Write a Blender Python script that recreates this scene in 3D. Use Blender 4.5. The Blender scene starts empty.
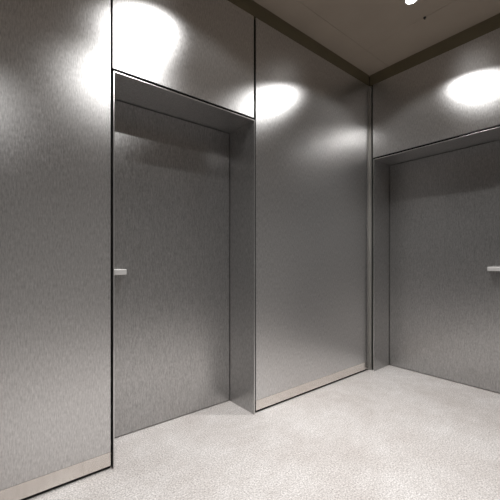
import bpy, bmesh, math
from mathutils import Vector, Matrix

S = bpy.context.scene
COL = S.collection

# ------------------------------------------------------------------ helpers
def tag(o, label=None, cat=None, group=None, kind=None):
    if label: o['label'] = label
    if cat: o['category'] = cat
    if group: o['group'] = group
    if kind: o['kind'] = kind
    return o

def empty(name, loc, rz=0.0):
    o = bpy.data.objects.new(name, None)
    o.empty_display_size = 0.1
    o.location = loc
    o.rotation_euler = (0, 0, rz)
    COL.objects.link(o)
    return o

def build(name, bm, mat, parent=None, loc=(0, 0, 0), smooth=False):
    bmesh.ops.recalc_face_normals(bm, faces=bm.faces)
    me = bpy.data.meshes.new(name)
    bm.to_mesh(me)
    bm.free()
    me.materials.append(mat)
    if smooth:
        for p in me.polygons: p.use_smooth = True
    o = bpy.data.objects.new(name, me)
    COL.objects.link(o)
    o.location = loc
    if parent: o.parent = parent
    return o

def box(bm, x0, x1, y0, y1, z0, z1, bev=0.0):
    t = bmesh.new()
    bmesh.ops.create_cube(t, size=1.0)
    for v in t.verts:
        v.co = Vector((x0 + (v.co.x + .5) * (x1 - x0), y0 + (v.co.y + .5) * (y1 - y0), z0 + (v.co.z + .5) * (z1 - z0)))
    if bev > 0:
        bmesh.ops.bevel(t, geom=list(t.edges), offset=bev, segments=2, profile=0.5, affect='EDGES')
    tm = bpy.data.meshes.new('tmp'); t.to_mesh(tm); t.free()
    bm.from_mesh(tm); bpy.data.meshes.remove(tm)
    return bm

def lathe(bm, prof, seg=48, axis='Z', origin=(0, 0, 0)):
    rings = []
    for r, h in prof:
        ring = []
        for k in range(seg):
            a = 2 * math.pi * k / seg
            c, s = r * math.cos(a), r * math.sin(a)
            p = (c, s, h) if axis == 'Z' else (c, h, s)
            ring.append(bm.verts.new(Vector(p) + Vector(origin)))
        rings.append(ring)
    for a, b in zip(rings, rings[1:]):
        for k in range(seg):
            bm.faces.new((a[k], a[(k + 1) % seg], b[(k + 1) % seg], b[k]))
    return rings

# ---------------------------------------------------------------- materials
def new_mat(name):
    m = bpy.data.materials.new(name)
    m.use_nodes = True
    nt = m.node_tree
    b = nt.nodes['Principled BSDF']
    return m, nt, b

def N(nt, t, **kw):
    n = nt.nodes.new(t)
    for k, v in kw.items(): setattr(n, k, v)
    return n

def coords(nt, sc):
    g = N(nt, 'ShaderNodeNewGeometry')
    mp = N(nt, 'ShaderNodeMapping')
    mp.inputs['Scale'].default_value = sc
    nt.links.new(g.outputs['Position'], mp.inputs['Vector'])
    return mp.outputs['Vector']

def noise(nt, vec, scale, detail=3, rough=.6):
    n = N(nt, 'ShaderNodeTexNoise')
    n.inputs['Scale'].default_value = scale
    n.inputs['Detail'].default_value = detail
    n.inputs['Roughness'].default_value = rough
    nt.links.new(vec, n.inputs['Vector'])
    return n.outputs['Fac']

def ramp(nt, fac, stops):
    r = N(nt, 'ShaderNodeValToRGB')
    els = r.color_ramp.elements
    els[0].position, els[0].color = stops[0][0], (*stops[0][1], 1)
    els[1].position, els[1].color = stops[-1][0], (*stops[-1][1], 1)
    for p, c in stops[1:-1]:
        e = els.new(p); e.color = (*c, 1)
    nt.links.new(fac, r.inputs['Fac'])
    return r.outputs['Color']

def steel(name, lo, hi, rough, amp=0.08, grain=190.0, hazy=0.04, matt=0.10):
    """linen finished stainless: short broken upright threads"""
    m, nt, b = new_mat(name)
    f1 = noise(nt, coords(nt, (1, 1, .09)), grain, 2, .65)
    f2 = noise(nt, coords(nt, (1, 1, .4)), grain * .45, 2, .6)
    mx = N(nt, 'ShaderNodeMath', operation='ADD')
    h1 = N(nt, 'ShaderNodeMath', operation='MULTIPLY'); h1.inputs[1].default_value = .6
    h2 = N(nt, 'ShaderNodeMath', operation='MULTIPLY'); h2.inputs[1].default_value = .4
    nt.links.new(f1, h1.inputs[0]); nt.links.new(f2, h2.inputs[0])
    nt.links.new(h1.outputs[0], mx.inputs[0]); nt.links.new(h2.outputs[0], mx.inputs[1])
    fac = mx.outputs[0]
    col = ramp(nt, fac, [(.34, lo), (.66, hi)])
    mr = N(nt, 'ShaderNodeMapRange')
    mr.inputs['From Min'].default_value = .3; mr.inputs['From Max'].default_value = .7
    mr.inputs['To Min'].default_value = rough - amp; mr.inputs['To Max'].default_value = rough + amp
    nt.links.new(fac, mr.inputs['Value'])
    core = N(nt, 'ShaderNodeBsdfAnisotropic', distribution='BECKMANN')   # the sheet's own gloss
    haze = N(nt, 'ShaderNodeBsdfAnisotropic', distribution='GGX')        # scatter of the embossed threads
    haze.inputs['Roughness'].default_value = .8
    nt.links.new(col, core.inputs['Color']); nt.links.new(col, haze.inputs['Color'])
    nt.links.new(mr.outputs['Result'], core.inputs['Roughness'])
    mix = N(nt, 'ShaderNodeMixShader'); mix.inputs['Fac'].default_value = hazy
    nt.links.new(core.outputs[0], mix.inputs[1]); nt.links.new(haze.outputs[0], mix.inputs[2])
    dif = N(nt, 'ShaderNodeBsdfDiffuse')
    nt.links.new(col, dif.inputs['Color'])
    mx2 = N(nt, 'ShaderNodeMixShader'); mx2.inputs['Fac'].default_value = matt
    nt.links.new(mix.outputs[0], mx2.inputs[1]); nt.links.new(dif.outputs[0], mx2.inputs[2])
    nt.links.new(mx2.outputs[0], nt.nodes['Material Output'].inputs['Surface'])
    nt.nodes.remove(b)
    return m

def plain(name, col, rough=.6, metal=0.0, var=.06, scale=6.0):
    m, nt, b = new_mat(name)
    f = noise(nt, coords(nt, (1, 1, 1)), scale, 4, .6)
    lo = tuple(c * (1 - var) for c in col); hi = tuple(min(1, c * (1 + var)) for c in col)
    nt.links.new(ramp(nt, f, [(.3, lo), (.7, hi)]), b.inputs['Base Color'])
    b.inputs['Roughness'].default_value = rough
    b.inputs['Metallic'].default_value = metal
    return m

STEEL = steel('linen_steel', (.48, .475, .473), (.76, .752, .749), .35, .02, 290)
DOORSTEEL = steel('door_steel', (.32, .316, .313), (.56, .553, .549), .325, .02, 290, .04, .14)
KICK = steel('polished_steel', (.76, .715, .675), (.83, .785, .745), .24, .03, 90, .1)
EDGE = steel('edge_steel', (.70, .69, .68), (.78, .77, .76), .30, .03, 60)
BRONZE = plain('bronze_trim', (.135, .113, .068), .5, .0, .08)
GAP = plain('joint_black', (.008, .007, .006), .7)
CEIL = plain('ceiling_plaster', (.33, .278, .225), .75, 0, .05, 3.0)
PLASTER = plain('plain_plaster', (.37, .36, .35), .7, 0, .05, 3.0)
LEVER = plain('satin_lever', (.70, .69, .68), .5, .7, .03, 20)
RIM = plain('lamp_rim', (.75, .74, .72), .4, 0, .02)
GREY = plain('grey_plaster', (.21, .205, .20), .7, 0, .05, 3.0)
DARK = plain('sensor_black', (.01, .01, .01), .5)

def lens_mat():
    m, nt, b = new_mat('lamp_lens')
    b.inputs['Base Color'].default_value = (.9, .9, .9, 1)
    b.inputs['Emission Color'].default_value = (1, .985, .97, 1)
    b.inputs['Emission Strength'].default_value = 14
    return m
LENS = lens_mat()

def floor_mat():
    m, nt, b = new_mat('pale_floor')
    fine = noise(nt, coords(nt, (1, 1, 1)), 120, 3, .75)
    mid = noise(nt, coords(nt, (1, 1, 1)), 14, 4, .6)
    big = noise(nt, coords(nt, (1, 1, 1)), 1.7, 3, .55)
    c1 = ramp(nt, fine, [(.30, (.25, .234, .227)), (.50, (.59, .567, .557)), (.70, (.90, .873, .86))])
    c2 = ramp(nt, mid, [(.3, (.88, .87, .86)), (.7, (1, 1, 1))])
    c3 = ramp(nt, big, [(.35, (.84, .815, .80)), (.65, (1, 1, 1))])
    a = N(nt, 'ShaderNodeMix', data_type='RGBA', blend_type='MULTIPLY'); a.inputs['Factor'].default_value = 1
    nt.links.new(c1, a.inputs['A']); nt.links.new(c2, a.inputs['B'])
    d = N(nt, 'ShaderNodeMix', data_type='RGBA', blend_type='MULTIPLY'); d.inputs['Factor'].default_value = 1
    nt.links.new(a.outputs['Result'], d.inputs['A']); nt.links.new(c3, d.inputs['B'])
    nt.links.new(d.outputs['Result'], b.inputs['Base Color'])
    b.inputs['Roughness'].default_value = .62
    return m
FLOOR = floor_mat()

# --------------------------------------------------------------- dimensions
H_CEIL, H_PAN = 3.042, 2.928       # ceiling, top of the cladding
H_DOOR = 2.160                     # top of the door recess
REC = 0.31                         # depth of the recess
XW, YS = -4.70, -3.40              # far ends of the lobby behind the camera
AL, AR = -2.550, -1.553            # outer edges of the recess in the left wall
BL, BR = -0.050, -1.150            # the same in the right wall (along y)
FT = 0.0055                         # thickness of the recess lining
G = 0.014                          # black joint
PT = 0.006                         # thickness of a cladding panel
PROUD = 0.012
CT = 0.024                         # front of the dark carcass

# ------------------------------------------------------------------ setting
def room():
    bm = bmesh.new(); box(bm, XW - .1, .45, YS - .1, .45, -.06, 0)
    tag(build('floor', bm, FLOOR), 'pale speckled grey floor of the lobby', 'floor', kind='structure')
    # ceiling boards with thin open joints
    bm = bmesh.new()
    box(bm, XW - .1, .45, YS - .1, .45, H_CEIL + .004, H_CEIL + .06)
    xs = [XW - .1, -3.20, -1.80, -.402, .45]
    ys = [YS - .1, -1.70, -.205, .45]
    g = .0009
    for i in range(len(xs) - 1):
        for j in range(len(ys) - 1):
            box(bm, xs[i] + g, xs[i + 1] - g, ys[j] + g, ys[j + 1] - g, H_CEIL, H_CEIL + .0045)
    tag(build('ceiling', bm, CEIL), 'dim taupe plaster ceiling with thin board joints', 'ceiling', kind='structure')
    # carcass of the two clad walls, dark behind the joints, open at the recesses
    def carcass(name, f, lo, hi, a, b, label):
        bm = bmesh.new()
        for (u0, u1, z0, z1) in ((lo, a, 0, H_CEIL), (b, hi, 0, H_CEIL), (a, b, H_DOOR + .001, H_CEIL)):
            f(bm, u0, u1, CT, .36, z0, z1)
        f(bm, a, b, REC + .045, .36, 0, H_DOOR + .001)
        tag(build(name, bm, GAP), label, 'wall', kind='structure')
    carcass('wall_left', lambda bm, u0, u1, d0, d1, z0, z1: box(bm, u0, u1, d0, d1, z0, z1), XW, .36, AL - .001, AR + .001,
            'dark wall behind the steel panels, seen in the joints of the long wall')
    carcass('wall_right', lambda bm, u0, u1, d0, d1, z0, z1: box(bm, d0, d1, u0, u1, z0, z1), YS, CT - .001, BR - .001, BL + .001,
            'dark wall behind the steel panel over the second door')
    bm = bmesh.new(); box(bm, XW - .1, XW, YS - .1, .34, 0, H_CEIL)
    tag(build('wall_back', bm, GREY), 'plain plaster wall at the end of the lobby', 'wall', kind='structure')
    bm = bmesh.new(); box(bm, XW, .34, YS - .1, YS, 0, H_CEIL)
    tag(build('wall_front', bm, PLASTER), 'plain plaster wall facing the steel panels', 'wall', kind='structure')
    # bronze band between panels and ceiling, and the strip in the corner
    bm = bmesh.new(); box(bm, XW, -.001, 0.002, CT, H_PAN + .002, H_CEIL)
    tag(build('trim_1', bm, BRONZE), 'dark olive bronze band above the panels of the long wall', 'trim', kind='structure')
    bm = bmesh.new(); box(bm, .002, CT, YS, .002 - .004, H_PAN + .002, H_CEIL)
    tag(build('trim_2', bm, BRONZE), 'dark olive bronze band above the second door wall', 'trim', kind='structure')
    bm = bmesh.new(); box(bm, -.0362, -.001, -.0015, CT, 0.0, H_PAN, .001); box(bm, -.003, CT, -.019, CT, 0.0, H_PAN, .001)
    tag(build('trim_3', bm, STRIP), 'narrow upright metal strip in the room corner', 'trim', kind='structure')

STRIP = plain('corner_strip', (.45, .44, .42), .36, .7, .04)
room()

# ------------------------------------------------------------- wall panels
def panel(x0, x1, z0, z1, label, kick):
    """Steel cladding sheet of the long wall"""
    t = empty('steel_wall_panel', ((x0 + x1) / 2, 0, 0))
    tag(t, label, 'wall panel')
    c = (x0 + x1) / 2
    bm = bmesh.new(); box(bm, x0 - c, x1 - c, 0, PT, z0, z1, .0008)
    build('panel_sheet', bm, STEEL, t)
    if kick:
        bm = bmesh.new(); box(bm, x0 - c, x1 - c, -.0003, PT, .019, z0 - .0008, .0004)
        tag(build('kick_plate', bm, KICK, t), 'smooth beige reflecting kick strip')
        bm = bmesh.new(); box(bm, x0 - c, x1 - c, .012, CT - .001, .0005, .0185)  # black strip stands in for the shade below the kick plate
        tag(build('shadow_gap', bm, GAP, t), 'black strip for the shade in the gap under the kick strip')
    return t

def panel_b(y0, y1, z0, z1, label):
    t = empty('steel_wall_panel', (0, (y0 + y1) / 2, 0))
    tag(t, label, 'wall panel')
    c = (y0 + y1) / 2
    bm = bmesh.new(); box(bm, 0, PT, y0 - c, y1 - c, z0, z1, .0008)
    build('panel_sheet', bm, STEEL, t)
    return t

KZ = .094
panel(-4.20, AL - G + .003, KZ, H_PAN, 'tall brushed steel wall panel beside the handle side of the first door, nearest the camera', True)
panel(AL, AR, H_DOOR + .021, H_PAN, 'steel panel above the first door with the big white glare', False)
panel(AR + G + .006, -.037, KZ, H_PAN, 'tall brushed steel wall panel standing between the two doors', True)
panel_b(BR, BL + .013, H_DOOR + .021, H_PAN, 'steel panel above the second door with an oval glare')
panel_b(YS + .01, BR - G, .013, H_PAN, 'steel wall panel beyond the second door')

# -------------------------------------------------------------------- doors
def door(name, w, loc, rz, label, lever_x, lever_dir):
    """Local: opening from x=0 to w, y runs into the wall. Lining, leaf and lever."""
    t = empty(name, loc, rz)
    tag(t, label, 'door', kind='structure')
    for x0, x1 in ((0, FT), (w - FT, w)):
        bm = bmesh.new(); box(bm, x0, x1, -PROUD + .003, REC, 0.001, H_DOOR - FT)
        build('jamb', bm, DOORSTEEL, t)
        bm = bmesh.new(); box(bm, x0, x1, -PROUD, -PROUD + .003, 0.001, H_DOOR, .0006)
        tag(build('edge_trim', bm, EDGE, t), 'bright thin metal edge')
    bm = bmesh.new(); box(bm, 0, w, -PROUD + .003, REC, H_DOOR - FT, H_DOOR)
    build('door_head', bm, DOORSTEEL, t)
    bm = bmesh.new(); box(bm, FT, w - FT, -PROUD, -PROUD + .003, H_DOOR - FT, H_DOOR, .0006)
    tag(build('edge_trim', bm, EDGE, t), 'bright thin metal edge')
    g = .005
    bm = bmesh.new(); box(bm, FT + g, w - FT - g, REC - .012, REC + .032, .007, H_DOOR - FT - g, .0008)
    build('door_leaf', bm, DOORSTEEL, t)
    # dark rebate all round the leaf
    bm = bmesh.new()
    box(bm, 0, w, REC + .033, REC + .044, 0.001, H_DOOR)
    tag(build('door_stop', bm, GAP, t), 'black shadow joint round the door leaf')
    # lever
    h = empty('door_handle', (lever_x, REC - .012, 1.058))
    h.parent = t
    bm = bmesh.new()
    L = .108
    x0, x1 = (-.018, L) if lever_dir > 0 else (-L, .018)
    box(bm, x0, x1, -.062, -.046, -.017, .017, .002)
    tag(build('grip', bm, LEVER, h), 'pale flat metal grip')
    bm = bmesh.new(); box(bm, x0, x1, -.050, 0, .0135, .0165, .0008)
    build('bracket_plate', bm, LEVER, h)
    bm = bmesh.new(); box(bm, x0 + .003, x1 - .003, -.003, 0, -.017, .0130, .0008)
    build('back_plate', bm, DOORSTEEL, h)
    return t

door('door_1', AR - AL, (AL, 0, 0), 0, 'tall dark steel door set back in the long wall, short pale pull handle at its near edge', .045, 1)
# second door: local x runs along -y, local y along +x
door('door_2', BL - BR, (0, BL, 0), -math.pi / 2, 'tall dark steel door set back in the short wall beyond the corner', (BL - BR) - .086, -1)

# ----------------------------------------------------------------- ceiling
def downlight(x, y, label, power):
    t = empty('downlight', (x, y, H_CEIL))
    tag(t, label, 'ceiling lamp', 'recessed downlights in the ceiling')
    bm = bmesh.new()
    lathe(bm, [(.036, -.0005), (.046, -.0005), (.046, -.004), (.0445, -.0055), (.037, -.0055), (.036, -.004), (.036, -.0005)], 56)
    build('trim_ring', bm, RIM, t, smooth=False)
    bm = bmesh.new()
    lathe(bm, [(.0, -.001), (.0355, -.001), (.0355, -.004), (.031, -.0075), (.02, -.0098), (.0, -.0105)], 48)
    tag(build('lens', bm, LENS, t, smooth=True), 'glowing white lens')
    # wide beam with a hard cut-off at the reflector's rim, and the strong core of the beam
    for nm, p, ang, bl in (('downlight_beam', power, SPOT, BLEND), ('downlight_core', power * CORE, 88, 1.0)):
        l = bpy.data.lights.new(nm, 'SPOT')
        l.energy = p; l.spot_size = math.radians(ang); l.spot_blend = bl
        l.shadow_soft_size = .024; l.color = (1.0, .99, .975)
        lo = bpy.data.objects.new(nm, l)
        COL.objects.link(lo); lo.location = (0, 0, -.036); lo.parent = t
SPOT, BLEND = 129, .25
P = 29
CORE = 4.3
downlight(-.663, -.735, 'small round white downlight glowing in the taupe ceiling', P)
downlight(-2.106, -.715, 'round downlight in the ceiling in front of the first door', P)
downlight(-2.106, -1.29, 'round downlight in the ceiling farther from the first door, second of its pair', P * .95)
downlight(-3.35, -1.95, 'added unseen downlight in the ceiling straight above the viewpoint', P)  # guessed lamp out of view, added for its light on the steel

bm = bmesh.new()
lathe(bm, [(.0, 0), (.011, 0), (.011, -.004), (.006, -.008), (.006, -.014), (.0, -.016)], 28)
tag(build('ceiling_sensor', bm, DARK, None, (-.402 - .0, -.717, H_CEIL)), 'tiny black sensor knob on the ceiling near the glowing lamp', 'sensor')

# ------------------------------------------------------------------- camera
cam = bpy.data.cameras.new('camera')
co = bpy.data.objects.new('camera', cam); COL.objects.link(co)
co.location = (-3.087, -1.855, 1.134)
co.rotation_euler = (math.pi / 2, 0, -math.atan2(.628, .778))
cam.sensor_width = 36; cam.lens = 327 / 500 * 36
cam.shift_y = 10 / 500
cam.clip_start = .02
S.camera = co

w = bpy.data.worlds.new('world'); S.world = w
w.use_nodes = True
w.node_tree.nodes['Background'].inputs['Color'].default_value = (0, 0, 0, 1)
w.node_tree.nodes['Background'].inputs['Strength'].default_value = 0

S.view_settings.view_transform = 'Standard'
S.view_settings.look = 'None'
S.view_settings.exposure = 0.14
S.view_settings.gamma = 1.0
S.view_settings.use_curve_mapping = False
S.cycles.max_bounces = 10
S.cycles.glossy_bounces = 6
S.cycles.diffuse_bounces = 5
S.cycles.use_denoising = True
